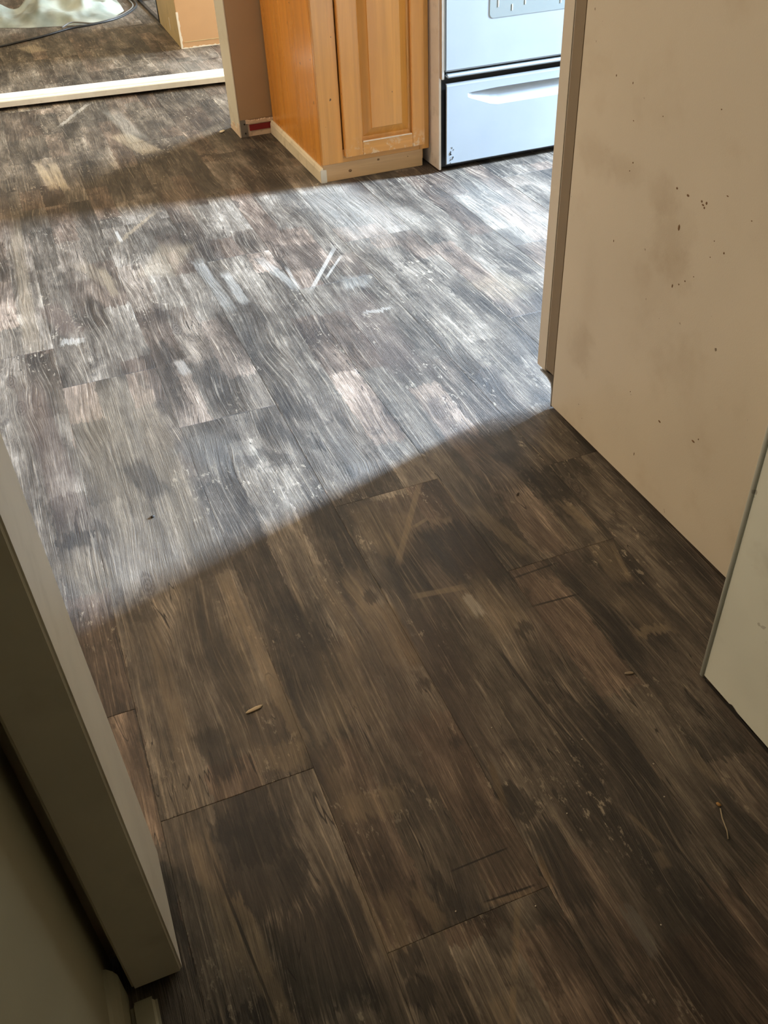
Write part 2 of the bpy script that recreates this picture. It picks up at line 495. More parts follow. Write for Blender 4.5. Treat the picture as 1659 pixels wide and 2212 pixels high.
# ------------------------------------------------------------------ printed vinyl plank material
def build_plank_group():
    g = bpy.data.node_groups.new('plank_print', 'ShaderNodeTree')
    g.interface.new_socket('Vector', in_out='INPUT', socket_type='NodeSocketVector')
    g.interface.new_socket('Seed', in_out='INPUT', socket_type='NodeSocketFloat')
    g.interface.new_socket('Color', in_out='OUTPUT', socket_type='NodeSocketColor')
    g.interface.new_socket('Grain', in_out='OUTPUT', socket_type='NodeSocketFloat')
    g.interface.new_socket('Height', in_out='OUTPUT', socket_type='NodeSocketFloat')
    g.interface.new_socket('Jitter', in_out='OUTPUT', socket_type='NodeSocketVector')
    gi = nd(g, 'NodeGroupInput')
    go = nd(g, 'NodeGroupOutput')
    V, S = gi.outputs[0], gi.outputs[1]
    sv = nd(g, 'ShaderNodeCombineXYZ')
    ln(g, math_(g, 'MULTIPLY', S, 7.31), sv.inputs[0])
    ln(g, math_(g, 'MULTIPLY', S, 3.17), sv.inputs[1])
    ln(g, S, sv.inputs[2])
    P = vmath(g, 'ADD', V, sv.outputs[0])
    # slow sideways wander of the grain and swirls round knots
    w1 = noise(g, vmath(g, 'MULTIPLY', P, (7, 1.5, 1)), 1, 2, 0.5)
    kn = nd(g, 'ShaderNodeTexVoronoi', voronoi_dimensions='2D', feature='F1')
    kn.inputs['Scale'].default_value = 1
    ln(g, vmath(g, 'MULTIPLY', P, (6.2, 2.1, 1)), kn.inputs['Vector'])
    kd = kn.outputs['Distance']
    knot = smooth(g, kd, 0.02, 0.42, 1, 0)
    xx, yy = nd_sep(g, P, 0), nd_sep(g, P, 1)
    gx = math_(g, 'ADD', xx, math_(g, 'MULTIPLY', w1, 0.022))
    gx = math_(g, 'ADD', gx, math_(g, 'MULTIPLY', knot, 0.015))
    gv = nd(g, 'ShaderNodeCombineXYZ')
    ln(g, gx, gv.inputs[0])
    ln(g, yy, gv.inputs[1])
    G = gv.outputs[0]
    fine = noise(g, vmath(g, 'MULTIPLY', G, (520, 14, 1)), 1, 4, 0.7)
    mid = noise(g, vmath(g, 'MULTIPLY', G, (185, 3.2, 1)), 1, 6, 0.72)
    wide = noise(g, vmath(g, 'MULTIPLY', G, (30, 2.0, 1)), 1, 3, 0.55)
    # printed boards inside the plank: three lanes with broken ends
    jx = noise(g, vmath(g, 'MULTIPLY', P, (18, 26, 1)), 1, 4, 0.65)
    jy = noise(g, vmath(g, 'MULTIPLY', P, (140, 9, 1)), 1, 4, 0.7)
    bx = math_(g, 'ADD', nd_sep(g, V, 0), math_(g, 'MULTIPLY', math_(g, 'SUBTRACT', jx, 0.5), 0.028))
    lane = math_(g, 'FLOOR', math_(g, 'DIVIDE', math_(g, 'ADD', bx, 0.11), 0.0733))
    wn = nd(g, 'ShaderNodeTexWhiteNoise', noise_dimensions='2D')
    c1 = nd(g, 'ShaderNodeCombineXYZ')
    ln(g, lane, c1.inputs[0])
    ln(g, S, c1.inputs[1])
    ln(g, c1.outputs[0], wn.inputs['Vector'])
    by = math_(g, 'ADD', yy, math_(g, 'MULTIPLY', math_(g, 'SUBTRACT', jy, 0.5), 0.075))
    seg = math_(g, 'FLOOR', math_(g, 'ADD', math_(g, 'DIVIDE', by, 0.31), math_(g, 'MULTIPLY', wn.outputs['Value'], 9.0)))
    wn2 = nd(g, 'ShaderNodeTexWhiteNoise', noise_dimensions='3D')
    c2 = nd(g, 'ShaderNodeCombineXYZ')
    ln(g, lane, c2.inputs[0])
    ln(g, seg, c2.inputs[1])
    ln(g, S, c2.inputs[2])
    ln(g, c2.outputs[0], wn2.inputs['Vector'])
    cl = noise(g, vmath(g, 'MULTIPLY', P, (14, 3.4, 1)), 1, 7, 0.68)
    t = math_(g, 'ADD', math_(g, 'MULTIPLY', wn2.outputs['Value'], 0.32), math_(g, 'MULTIPLY', smooth(g, cl, 0.25, 0.75), 0.65))
    t = math_(g, 'ADD', t, math_(g, 'MULTIPLY', math_(g, 'SUBTRACT', wide, 0.5), 0.45))
    t = math_(g, 'ADD', math_(g, 'MULTIPLY', math_(g, 'SUBTRACT', t, 0.5), 1.05), 0.51)
    col = ramp(g, t, PLANK_RAMP)
    hue = nd_sep(g, wn2.outputs['Color'], 1)
    col = mix(g, smooth(g, hue, 0.6, 0.95, 0, 0.45), col, mix(g, 1.0, col, (1.15, 0.86, 0.76), 'MULTIPLY'))
    # smoky blotches
    bl = noise(g, vmath(g, 'MULTIPLY', P, (13, 6, 3)), 1, 7, 0.68)
    col = mix(g, smooth(g, bl, 0.56, 0.64, 0, 0.6), col, (0.022, 0.018, 0.0145))
    # long light and dark streaks
    col = mix(g, smooth(g, mid, 0.54, 0.62, 0, 0.46), col, mix(g, 0.5, mix(g, 1.0, col, (2.1, 2.05, 1.95), 'MULTIPLY'), (0.34, 0.285, 0.21)))
    col = mix(g, smooth(g, mid, 0.46, 0.38, 0, 0.45), col, mix(g, 1.0, col, (0.36, 0.34, 0.33), 'MULTIPLY'))
    fm = smooth(g, fine, 0.3, 0.7, 0.66, 1.36, 'LINEAR')
    fc = nd(g, 'ShaderNodeCombineXYZ')
    for i in range(3):
        ln(g, fm, fc.inputs[i])
    col = mix(g, 1.0, col, fc.outputs[0], 'MULTIPLY')
    # paint flecks and worn crackle in patches
    fl = noise(g, vmath(g, 'MULTIPLY', P, (95, 38, 1)), 1, 6, 0.72)
    fg = noise(g, vmath(g, 'MULTIPLY', P, (8, 4, 1)), 1, 2, 0.5)
    col = mix(g, math_(g, 'MULTIPLY', smooth(g, fl, 0.575, 0.64), smooth(g, fg, 0.50, 0.68, 0, 0.62)), col, (0.42, 0.36, 0.27))
    ck = noise(g, vmath(g, 'MULTIPLY', G, (26, 1.5, 1)), 1, 3, 0.5)
    ck = math_(g, 'ABSOLUTE', math_(g, 'SUBTRACT', ck, 0.5))
    ckm = math_(g, 'MULTIPLY', smooth(g, ck, 0.004, 0.0012), smooth(g, cl, 0.46, 0.56))
    col = mix(g, math_(g, 'MULTIPLY', ckm, 0.85), col, (0.008, 0.006, 0.005))
    # knot hearts with rings
    rg = math_(g, 'SINE', math_(g, 'MULTIPLY', math_(g, 'ADD', kd, math_(g, 'MULTIPLY', fl, 0.11)), 190.0))
    kc = smooth(g, kd, 0.055, 0.10, 1, 0)
    wn3 = nd_sep(g, kn.outputs['Color'], 0)
    kc = math_(g, 'MULTIPLY', kc, smooth(g, wn3, 0.70, 0.75))
    col = mix(g, math_(g, 'MULTIPLY', kc, 0.85), col, mix(g, smooth(g, rg, -1, 1), (0.032, 0.025, 0.02), (0.10, 0.08, 0.062)))
    ln(g, col, go.inputs['Color'])
    ln(g, mid, go.inputs['Grain'])
    h = math_(g, 'ADD', math_(g, 'MULTIPLY', fine, 0.55), math_(g, 'MULTIPLY', mid, 0.5))
    h = math_(g, 'ADD', h, math_(g, 'MULTIPLY', fl, 0.24))
    ln(g, h, go.inputs['Height'])
    jj = nd(g, 'ShaderNodeCombineXYZ')
    ln(g, math_(g, 'MULTIPLY', math_(g, 'SUBTRACT', jx, 0.5), 0.016), jj.inputs[0])
    ln(g, math_(g, 'MULTIPLY', math_(g, 'SUBTRACT', jy, 0.5), 0.07), jj.inputs[1])
    ln(g, jj.outputs[0], go.inputs['Jitter'])
    return g


PLANK_RAMP = [(0.10, (0.020, 0.0163, 0.0133)), (0.34, (0.050, 0.0405, 0.0310)), (0.55, (0.098, 0.080, 0.061)),
              (0.75, (0.165, 0.138, 0.107)), (0.95, (0.33, 0.285, 0.225))]
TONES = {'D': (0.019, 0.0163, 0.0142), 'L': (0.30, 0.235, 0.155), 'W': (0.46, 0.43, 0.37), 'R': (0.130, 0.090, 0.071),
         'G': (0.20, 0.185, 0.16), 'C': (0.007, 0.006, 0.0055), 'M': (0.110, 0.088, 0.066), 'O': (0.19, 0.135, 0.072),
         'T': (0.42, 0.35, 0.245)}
PG = None


def plank_mat(x0, x1, y0, y1, seed):
    global PG
    if PG is None:
        PG = build_plank_group()
    mt, nt, b = new_mat('printed_vinyl_plank')
    ox, oy = (x0 + x1) / 2, (y0 + y1) / 2
    v = objcoord(nt)
    grp = nd(nt, 'ShaderNodeGroup')
    grp.node_tree = PG
    ln(nt, v, grp.inputs['Vector'])
    grp.inputs['Seed'].default_value = seed
    col = grp.outputs['Color']
    vj = vmath(nt, 'ADD', v, grp.outputs['Jitter'])
    rough_ = math_(nt, 'MULTIPLY', math_(nt, 'SUBTRACT', grp.outputs['Height'], 0.62), 1.5)
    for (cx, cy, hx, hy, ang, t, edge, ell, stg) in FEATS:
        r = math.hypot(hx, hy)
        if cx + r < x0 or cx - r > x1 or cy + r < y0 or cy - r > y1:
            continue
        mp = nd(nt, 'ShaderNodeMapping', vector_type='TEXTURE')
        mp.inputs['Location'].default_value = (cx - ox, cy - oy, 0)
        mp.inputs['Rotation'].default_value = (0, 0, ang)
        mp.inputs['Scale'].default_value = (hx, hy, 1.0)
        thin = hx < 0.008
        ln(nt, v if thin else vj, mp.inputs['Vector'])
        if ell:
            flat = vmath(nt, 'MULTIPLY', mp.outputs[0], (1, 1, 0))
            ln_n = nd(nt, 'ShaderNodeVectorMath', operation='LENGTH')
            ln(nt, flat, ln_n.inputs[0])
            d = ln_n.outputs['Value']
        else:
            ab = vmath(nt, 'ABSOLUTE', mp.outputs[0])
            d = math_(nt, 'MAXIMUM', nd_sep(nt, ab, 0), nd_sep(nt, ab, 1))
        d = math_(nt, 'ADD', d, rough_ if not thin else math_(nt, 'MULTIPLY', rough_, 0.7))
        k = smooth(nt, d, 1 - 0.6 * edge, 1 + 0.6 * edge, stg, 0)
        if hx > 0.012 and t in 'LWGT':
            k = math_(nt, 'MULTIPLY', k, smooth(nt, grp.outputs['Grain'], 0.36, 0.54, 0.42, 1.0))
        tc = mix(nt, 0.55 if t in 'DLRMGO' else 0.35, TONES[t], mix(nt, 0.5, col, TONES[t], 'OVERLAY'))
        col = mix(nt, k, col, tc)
    # the embossed grain stays legible over every printed patch
    gm = smooth(nt, grp.outputs['Height'], 0.45, 0.85, 0.72, 1.30, 'LINEAR')
    cc = nd(nt, 'ShaderNodeCombineXYZ')
    for i in range(3):
        ln(nt, gm, cc.inputs[i])
    col = mix(nt, 1.0, col, cc.outputs[0], 'MULTIPLY')
    ln(nt, col, b.inputs['Base Color'])
    ln(nt, smooth(nt, grp.outputs['Grain'], 0.3, 0.7, 0.48, 0.62), b.inputs['Roughness'])
    b.inputs['Specular IOR Level'].default_value = 0.35
    bump(nt, b, grp.outputs['Height'], 1.0, 0.0034)
    return mt


# ================================================================== THE SETTING
M_SUB = plain('subfloor', (0.05, 0.042, 0.034), 0.8)
M_CEIL = paint('ceiling_paint', (0.36, 0.25, 0.15), 0.8)
M_WALL = paint('tan_wall_paint', (0.31, 0.21, 0.115), 0.6)
M_WALL_R = paint('scuffed_wall_paint', (0.74, 0.78, 0.69), 0.5, stain=(0.33, 0.31, 0.24), amount=0.25, scale=9, specks=0.7)
M_WALL_L = paint('dull_wall_paint', (0.33, 0.31, 0.22), 0.55)
M_CASING = paint('casing_paint', (0.68, 0.64, 0.55), 0.42, stain=(0.45, 0.41, 0.33), amount=0.3, scale=14, peel=0)
M_STUB = paint('stub_wall_paint', (0.37, 0.25, 0.135), 0.6, stain=(0.26, 0.2, 0.13), amount=0.25)
M_BASE = paint('cream_trim_paint', (0.66, 0.58, 0.42), 0.45, stain=(0.36, 0.29, 0.18), amount=0.5, scale=22, peel=0)
M_GRIME_SHADE = plain('black_grime_shade', (0.016, 0.014, 0.011), 0.9)

fl = box('floor', (-2.8, -1.6, -0.08), (4.25, 8.3, -0.0052), M_SUB, bev=0)
tag(fl, 'dark wood print vinyl plank flooring running through hall, kitchen and living room', 'floor', 'structure')

W_, L_ = 0.21967, 1.2298
X0_ = -0.0732
PHASE = {-3: 0.45, -2: 1.20, -1: 0.9768, 0: 0.7678, 1: 0.4839, 2: 1.3134, 3: 1.0186, 4: 1.2622, 5: 0.62, 6: 1.0128,
         7: 0.30, 8: 0.86, 9: 0.15, 10: 1.02}


def build_planks():
    proto = {}

    def plank_mesh(w, l):
        key = (round(w, 4), round(l, 4))
        if key in proto:
            return proto[key]
        bm = bmesh.new()
        a, b_, c, t = w / 2 - 0.00012, l / 2 - 0.00012, 0.0006, 0.005
        lo = [bm.verts.new((sx * a, sy * b_, -t)) for sx, sy in ((-1, -1), (1, -1), (1, 1), (-1, 1))]
        md = [bm.verts.new((sx * a, sy * b_, -c * 0.7)) for sx, sy in ((-1, -1), (1, -1), (1, 1), (-1, 1))]
        hi = [bm.verts.new((sx * (a - c), sy * (b_ - c), 0)) for sx, sy in ((-1, -1), (1, -1), (1, 1), (-1, 1))]
        for r0, r1 in ((lo, md), (md, hi)):
            for i in range(4):
                j = (i + 1) % 4
                bm.faces.new((r0[i], r0[j], r1[j], r1[i]))
        bm.faces.new(hi)
        bm.faces.new(lo[::-1])
        bmesh.ops.recalc_face_normals(bm, faces=bm.faces)
        me = bpy.data.meshes.new('plank')
        bm.to_mesh(me)
        bm.free()
        me.materials.append(None)
        proto[key] = me
        return me

    rnd = random.Random(11)
    ymin, ymax = -0.3, 8.0
    for lane in range(-3, 11):
        x0 = X0_ + lane * W_
        y = PHASE[lane] - 2 * L_
        while y < ymax:
            y0, y1 = max(y, ymin), min(y + L_, ymax)
            seed = rnd.uniform(0, 50)
            if y1 - y0 > 0.05:
                o = bpy.data.objects.new('plank', plank_mesh(W_, y1 - y0))
                o.location = (x0 + W_ / 2, (y0 + y1) / 2, rnd.uniform(-0.0002, 0.0001))
                COL.objects.link(o)
                o.parent = fl
                o.material_slots[0].link = 'OBJECT'
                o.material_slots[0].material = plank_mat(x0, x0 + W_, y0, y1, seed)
            y += L_


build_planks()

# --- walls
HT = 2.42
tag(box('ceiling', (-2.8, -1.6, HT), (4.25, 8.3, HT + 0.1), M_CEIL, bev=0),
    'flat pale painted ceiling over hall and kitchen', 'ceiling', 'structure')
tag(box('wall_back', (-0.30, -1.6, -0.005), (0.90, -1.5, HT), M_WALL, bev=0), 'end wall of the hall behind the viewer', 'wall', 'structure')
tag(box('wall_left', (-0.30, -1.5, -0.005), (-0.164, 0.600, HT), M_WALL_L, bev=0.002),
    'olive cream hall wall at the lower left beside the door casing', 'wall', 'structure')
tag(box('wall_front_left', (-2.8, 0.47, -0.005), (-0.30, 0.56, HT), M_WALL, bev=0), 'wall of the left room out of frame', 'wall', 'structure')
tag(box('wall_outer_left', (-2.9, 0.47, -0.005), (-2.8, 8.3, HT), M_WALL, bev=0), 'outer wall far to the left, out of frame', 'wall', 'structure')
tag(box('wall_far', (-2.8, 8.2, -0.005), (4.25, 8.3, HT), M_WALL, bev=0), 'far wall of the living room above the frame', 'wall', 'structure')

# right wall stub with its rounded corner bead and grimy bottom edge
wr = box('wall_right', (0.748, -1.5, 0.006), (0.890, 0.694, HT), M_WALL_R, bev=0.0015)
tag(wr, 'scuffed greenish white wall end at the lower right, in front of the refrigerator', 'wall', 'structure')
bm = bmesh.new()
prof = [(0.0, 0.0)]
for k in range(9):
    a = math.pi * k / 8
    prof.append((-0.0022 * math.sin(a) - 0.0004, 0.004 - 0.004 * math.cos(a)))
prof.append((0.0, 0.008))
extrude_profile(bm, prof, lambda u, v, t: (0.7478 + u, 0.6855 + v, 0.003 + t * 2.3), 1)
tag(mesh_obj('corner_bead', bm, M_WALL_R, wr, True), 'thin bead strip along the wall end')
bm = bmesh.new()
rr = random.Random(3)
prev = None
for i in range(60):
    y = 0.68 - i * 0.012
    zt = 0.005 + rr.random() ** 4 * 0.007 + (0.012 * max(0, (i - 34) / 10) if i < 44 else 0) * rr.random()
    a = (bm.verts.new((0.7470, y, -0.001)), bm.verts.new((0.7470, y, zt)))
    if prev:
        bm.faces.new((prev[0], a[0], a[1], prev[1]))
    prev = a
tag(mesh_obj('grime_line', bm, M_GRIME_SHADE, wr), 'black ragged grime along the wall foot')

wn = box('wall_near_kitchen', (0.890, 0.60, -0.005), (4.25, 0.694, HT), M_WALL, bev=0)
tag(wn, 'kitchen wall behind the refrigerator, out of sight', 'wall', 'structure')


def wall_with_opening(name, x0, x1, y0, y1, oy0, oy1, oz0, oz1, mat, label):
    bm = bmesh.new()
    add_box(bm, (x0, y0, -0.005), (x1, oy0, HT))
    add_box(bm, (x0, oy1, -0.005), (x1, y1, HT))
    add_box(bm, (x0, oy0, -0.005), (x1, oy1, oz0))
    add_box(bm, (x0, oy0, oz1), (x1, oy1, HT))
    o = mesh_obj(name, bm, mat)
    tag(o, label, 'wall', 'structure')
    return o


wall_with_opening('wall_right_kitchen', 4.10, 4.25, 0.60, 3.75, 2.26, 2.64, 0.60, 2.28, M_WALL, 'end wall of the kitchen with the window, beyond the right edge')
wall_with_opening('wall_right_living_room', 4.10, 4.25, 3.75, 8.3, 4.28, 6.12, 0.25, 2.05, M_WALL, 'living room wall with its window, out of frame')

mt_glass, nt, b = new_mat('window_glass')
nt.nodes.remove(b)
tr = nd(nt, 'ShaderNodeBsdfTransparent')
gl = nd(nt, 'ShaderNodeBsdfGlossy')
gl.inputs['Roughness'].default_value = 0.02
ms = nd(nt, 'ShaderNodeMixShader')
lw = nd(nt, 'ShaderNodeLayerWeight')
lw.inputs[0].default_value = 0.2
ln(nt, lw.outputs['Fresnel'], ms.inputs[0])
ln(nt, tr.outputs[0], ms.inputs[1])
ln(nt, gl.outputs[0], ms.inputs[2])
ln(nt, ms.outputs[0], nt.nodes['Material Output'].inputs[0])


def window(name, y0, y1, z0, z1, label):
    o = empty(name, (4.16, (y0 + y1) / 2, z0))
    tag(o, label, 'window', 'structure')
    bm = bmesh.new()
    w, h = (y1 - y0) / 2, z1 - z0
    add_box(bm, (-0.03, -w, 0), (0.03, -w + 0.03, h))
    add_box(bm, (-0.03, w - 0.03, 0), (0.03, w, h))
    add_box(bm, (-0.03, -w + 0.03, 0), (0.03, w - 0.03, 0.03))
    add_box(bm, (-0.03, -w + 0.03, h - 0.03), (0.03, w - 0.03, h))
    mesh_obj('frame', bm, M_CASING, o)
    box('pane', (-0.003, -w + 0.03, 0.03), (0.003, w - 0.03, h - 0.03), mt_glass, o, bev=0)
    return o


window('window_1', 2.26, 2.64, 0.60, 2.28, 'tall kitchen window beyond the right edge of the view')
window('window_2', 4.28, 6.12, 0.25, 2.05, 'living room window beyond the right edge of the view')

# --- left door casing, cut short above the floor
bm = bmesh.new()
add_box(bm, (-0.1445, 0.5535, 0.010), (-0.0850, 0.720, 2.1), 0.003, 3)
add_box(bm, (-0.30, 0.601, 0.010), (-0.1445, 0.720, 2.1), 0.001, 1)
tr1 = mesh_obj('trim_1', bm, M_CASING)
tag(tr1, 'cream door casing at the left, its foot cut just short of the floor', 'door casing', 'structure')
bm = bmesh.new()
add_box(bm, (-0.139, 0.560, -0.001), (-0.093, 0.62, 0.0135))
mesh_obj('shadow_gap_block', bm, M_GRIME_SHADE, tr1)  # black block stands in for the shade under the cut casing foot

# baseboard on the left hall wall, with a rounded shoe at its foot
bl = empty('baseboard_left', (-0.164, 0.0, 0))
tag(bl, 'narrow olive cream baseboard at the foot of the left hall wall', 'baseboard', 'structure')
bm = bmesh.new()
pf = [(0, 0), (0.012, 0), (0.012, 0.055), (0.009, 0.066), (0.004, 0.075), (0.0, 0.078)]
extrude_profile(bm, pf, lambda u, v, t: (u, -1.4 + t * 1.955, v), 1)
mesh_obj('board', bm, M_WALL_L, bl)
bm = bmesh.new()
add_box(bm, (0.0125, -1.4, 0.0), (0.044, 0.541, 0.012), 0.0055, 3)
mesh_obj('shoe_moulding', bm, M_WALL_L, bl)

# --- partition behind the cabinets: its end is the stub wall left of the cabinet
ws = empty('wall_middle', (0.784, 3.623, 0))
tag(ws, 'tan stub wall left of the maple cabinet with its baseboard torn away', 'wall', 'structure')
box('drywall', (0, 0, 0.062), (3.46, 0.150, HT), M_STUB, ws, bev=0.002)
M_RAW = paint('torn_drywall', (0.62, 0.48, 0.34), 0.85, stain=(0.30, 0.2, 0.12), amount=0.6, scale=40)
box('bare_drywall_foot', (0.0, 0.003, 0.0), (3.46, 0.147, 0.062), M_RAW, ws, bev=0)
M_REDP = paint('dark_red_paint', (0.20, 0.008, 0.010), 0.6, peel=0)
bm = bmesh.new()
add_box(bm, (0.036, 0.0005, 0.021), (0.131, 0.0045, 0.043))
tag(mesh_obj('paint_band', bm, M_REDP, ws), 'dark red band of old paint')
M_ZINC = plain('zinc_bead', (0.20, 0.185, 0.15), 0.5, 0.35)
bm = bmesh.new()
add_box(bm, (0.0, 0.0, 0.0), (0.0285, 0.004, 0.064))
o = mesh_obj('corner_bead', bm, M_ZINC, ws)
tag(o, 'grey metal corner bead laid bare')
for zz in (0.014, 0.048):
    bm = bmesh.new()
    bmesh.ops.create_cone(bm, cap_ends=True, segments=10, radius1=0.0032, radius2=0.0032, depth=0.002)
    bmesh.ops.rotate(bm, verts=bm.verts, matrix=Matrix.Rotation(R(90), 3, 'X'))
    bmesh.ops.translate(bm, verts=bm.verts, vec=(0.017, -0.0006, zz))
    mesh_obj('nail_hole', bm, M_GRIME_SHADE, o)
# ragged torn paint lip and pale left face of the stub
M_SIDE = paint('stub_side_paint', (0.62, 0.58, 0.46), 0.55, stain=(0.36, 0.31, 0.22), amount=0.5, scale=10)
bm = bmesh.new()
add_box(bm, (-0.0035, 0.001, 0.0), (-0.0002, 0.150, HT - 0.005))
mesh_obj('side_skim', bm, M_SIDE, ws)
bm = bmesh.new()
rr = random.Random(5)
prev = None
for i in range(28):
    x = 0.022 + i * 0.0042
    zb, zt = 0.046 + rr.random() * 0.003, 0.056 + rr.random() * 0.006 - 0.004 * i / 28
    a = [bm.verts.new((x, yy, z)) for yy, z in ((-0.0022, zb), (-0.0026, zt), (0.002, zt + 0.003), (0.002, zb))]
    if prev:
        for k in range(4):
            bm.faces.new((prev[k], a[k], a[(k + 1) % 4], prev[(k + 1) % 4]))
    prev = a
tag(mesh_obj('torn_edge', bm, M_RAW, ws), 'ragged pale paper edge where the baseboard came off')
bm = bmesh.new()
for y0, y1, zt in ((0.001, 0.035, 0.048), (0.035, 0.075, 0.026), (0.075, 0.115, 0.034), (0.115, 0.150, 0.016)):
    add_box(bm, (-0.0048, y0, 0.0), (-0.0036, y1, zt))
tag(mesh_obj('bare_patch', bm, M_RAW, ws), 'bare pale patch at the foot of the stub', kind='stuff')

# ================================================================== KITCHEN
M_MAPLE_V = maple('maple_vertical', wear=0.0)
M_MAPLE_S = maple('maple_side', (0.66, 0.275, 0.034), rough=0.26)
M_MAPLE_H = maple('maple_horizontal', axis='X')
M_MAPLE_W = maple('maple_worn', wear=0.75)
M_MAPLE_WH = maple('maple_worn_horizontal', axis='X', wear=0.75)
M_TOE = maple('toe_kick_wood', (0.50, 0.30, 0.13), axis='X', rough=0.55)
M_TOP = paint('laminate_top', (0.55, 0.52, 0.46), 0.35)

# --- base cabinet
cab = empty('base_cabinet', (0.925, 2.996, 0))
tag(cab, 'honey maple base cabinet with one raised panel door, left of the white stove', 'cabinet')
CW = 0.380
box('side_panel', (-0.012, 0.020, 0.0), (0.006, 0.615, 0.86), M_MAPLE_S, cab, bev=0.001)
box('carcass', (0.006, 0.022, 0.02), (CW - 0.015, 0.615, 0.86), M_MAPLE_H, cab, bev=0)
# face frame: two stiles and rails
bm = bmesh.new()
add_box(bm, (-0.012, 0.0, 0.058), (0.062, 0.020, 0.86), 0.0012)
tag(mesh_obj('stile', bm, M_MAPLE_V, cab), None)
box('stile', (CW - 0.036, 0.0, 0.058), (CW, 0.020, 0.86), M_MAPLE_V, cab, bev=0.0012)
box('rail', (0.060, 0.001, 0.058), (CW - 0.036, 0.020, 0.100), M_MAPLE_H, cab, bev=0.001)
box('rail', (0.060, 0.001, 0.80), (CW - 0.036, 0.020, 0.86), M_MAPLE_H, cab, bev=0.001)
box('toe_kick', (-0.012, 0.004, 0.0), (CW - 0.024, 0.022, 0.058), M_TOE, cab, bev=0.001)
for px, pz, pr in ((0.085, 0.026, 0.006), (0.19, 0.047, 0.0045), (0.30, 0.040, 0.002)):
    bm = bmesh.new()
    bmesh.ops.create_icosphere(bm, subdivisions=2, radius=pr)
    bmesh.ops.scale(bm, verts=bm.verts, vec=(1.0, 0.25, 0.8))
    bmesh.ops.translate(bm, verts=bm.verts, vec=(px, 0.0035, pz))
    mesh_obj('knot', bm, plain('knot_dark', (0.16, 0.08, 0.025), 0.6), cab, True)
# door: frame of stiles and rails round a raised panel
door = box('door', (0.066, -0.001, 0.078), (CW - 0.024, 0.001, 0.79), M_MAPLE_V, cab, bev=0)
X0d, X1d, Z0d, Z1d = 0.066, CW - 0.024, 0.078, 0.79
IN0, IN1, IZ0, IZ1 = 0.1275, 0.3105, 0.124, 0.735


def stick(name, lo, hi, mat):
    return box(name, lo, hi, mat, door, bev=0.0022, seg=3)


stick('door_stile', (X0d, -0.020, Z0d), (IN0, -0.001, Z1d), M_MAPLE_W)
stick('door_stile', (IN1, -0.020, Z0d), (X1d, -0.001, Z1d), M_MAPLE_W)
stick('door_rail', (IN0, -0.0198, Z0d), (IN1, -0.001, IZ0), M_MAPLE_WH)
stick('door_rail', (IN0, -0.0198, IZ1), (IN1, -0.001, Z1d), M_MAPLE_WH)
bm = bmesh.new()
# raised panel: groove, bevelled field, flat centre
rings = [(0.0, -0.004), (0.008, -0.004), (0.010, -0.002), (0.035, -0.0155), (0.0365, -0.0185), (0.0375, -0.019)]
loops = []
for ins, yy in rings:
    loops.append([bm.verts.new(p) for p in ((IN0 + ins, yy, IZ0 + ins), (IN1 - ins, yy, IZ0 + ins), (IN1 - ins, yy, IZ1 - ins), (IN0 + ins, yy, IZ1 - ins))])
for a, b2 in zip(loops, loops[1:]):
    for i in range(4):
        bm.faces.new((a[i], a[(i + 1) % 4], b2[(i + 1) % 4], b2[i]))
bm.faces.new(loops[-1])
mesh_obj('raised_panel', bm, M_MAPLE_V, door)
# worn bare strip on the lip under the panel
bm = bmesh.new()
add_box(bm, (IN0 + 0.002, -0.0212, IZ0 - 0.0035), (IN1 - 0.002, -0.0185, IZ0 + 0.0008), 0.001, 2)
tag(mesh_obj('worn_lip', bm, paint('bare_wood', (0.72, 0.60, 0.46), 0.6, stain=(0.5, 0.32, 0.14), amount=0.6, scale=60, peel=0), door),
    'pale worn lip below the panel')
box('countertop', (-0.03, -0.03, 0.86), (CW, 0.62, 0.90), M_TOP, cab, bev=0.004)  # above the view, added to block light over the cabinet

# cream baseboard along the side of the cabinet
bb = empty('baseboard_side', (0.9125, 0, 0))
tag(bb, 'chipped cream baseboard along the side of the maple cabinet', 'baseboard', 'structure')
bm = bmesh.new()
pf = [(0, 0.0), (-0.010, 0.0), (-0.010, 0.036), (-0.008, 0.041), (-0.006, 0.046), (-0.003, 0.049), (0, 0.050)]
extrude_profile(bm, pf, lambda u, v, t: (u, 2.998 + t * 0.622, v), 1)
mesh_obj('board', bm, M_BASE, bb)
bm = bmesh.new()
add_box(bm, (-0.0105, 2.9945, 0.0), (0.011, 2.999, 0.044), 0.001)
tag(mesh_obj('end_cap', bm, paint('end_grain', (0.52, 0.46, 0.36), 0.7, peel=0), bb), 'greyish cut end of the baseboard')

# --- stove
M_ENAMEL = paint('white_enamel', (0.285, 0.315, 0.335), 0.25, peel=0, spec=0.5)
M_BLACK = plain('black_gap', (0.010, 0.010, 0.011), 0.6)
M_OVGL = paint('oven_glass', (0.215, 0.24, 0.23), 0.12, peel=0)
M_ALU = plain('steel_edge', (0.55, 0.52, 0.48), 0.35, 0.7)
st = empty('stove', (1.319, 2.897, 0))
tag(st, 'white kitchen stove with oven door and bottom storage drawer, right of the cabinet', 'stove')
SW = 0.76
box('side_panel', (-0.012, 0.018, 0.004), (-0.004, 0.66, 0.79), paint('side_enamel', (0.66, 0.60, 0.52), 0.4, stain=(0.2, 0.16, 0.1), amount=0.3, scale=18, peel=0), st, bev=0.001)
box('body', (-0.004, 0.028, 0.010), (SW - 0.01, 0.66, 0.90), M_BLACK, st, bev=0)
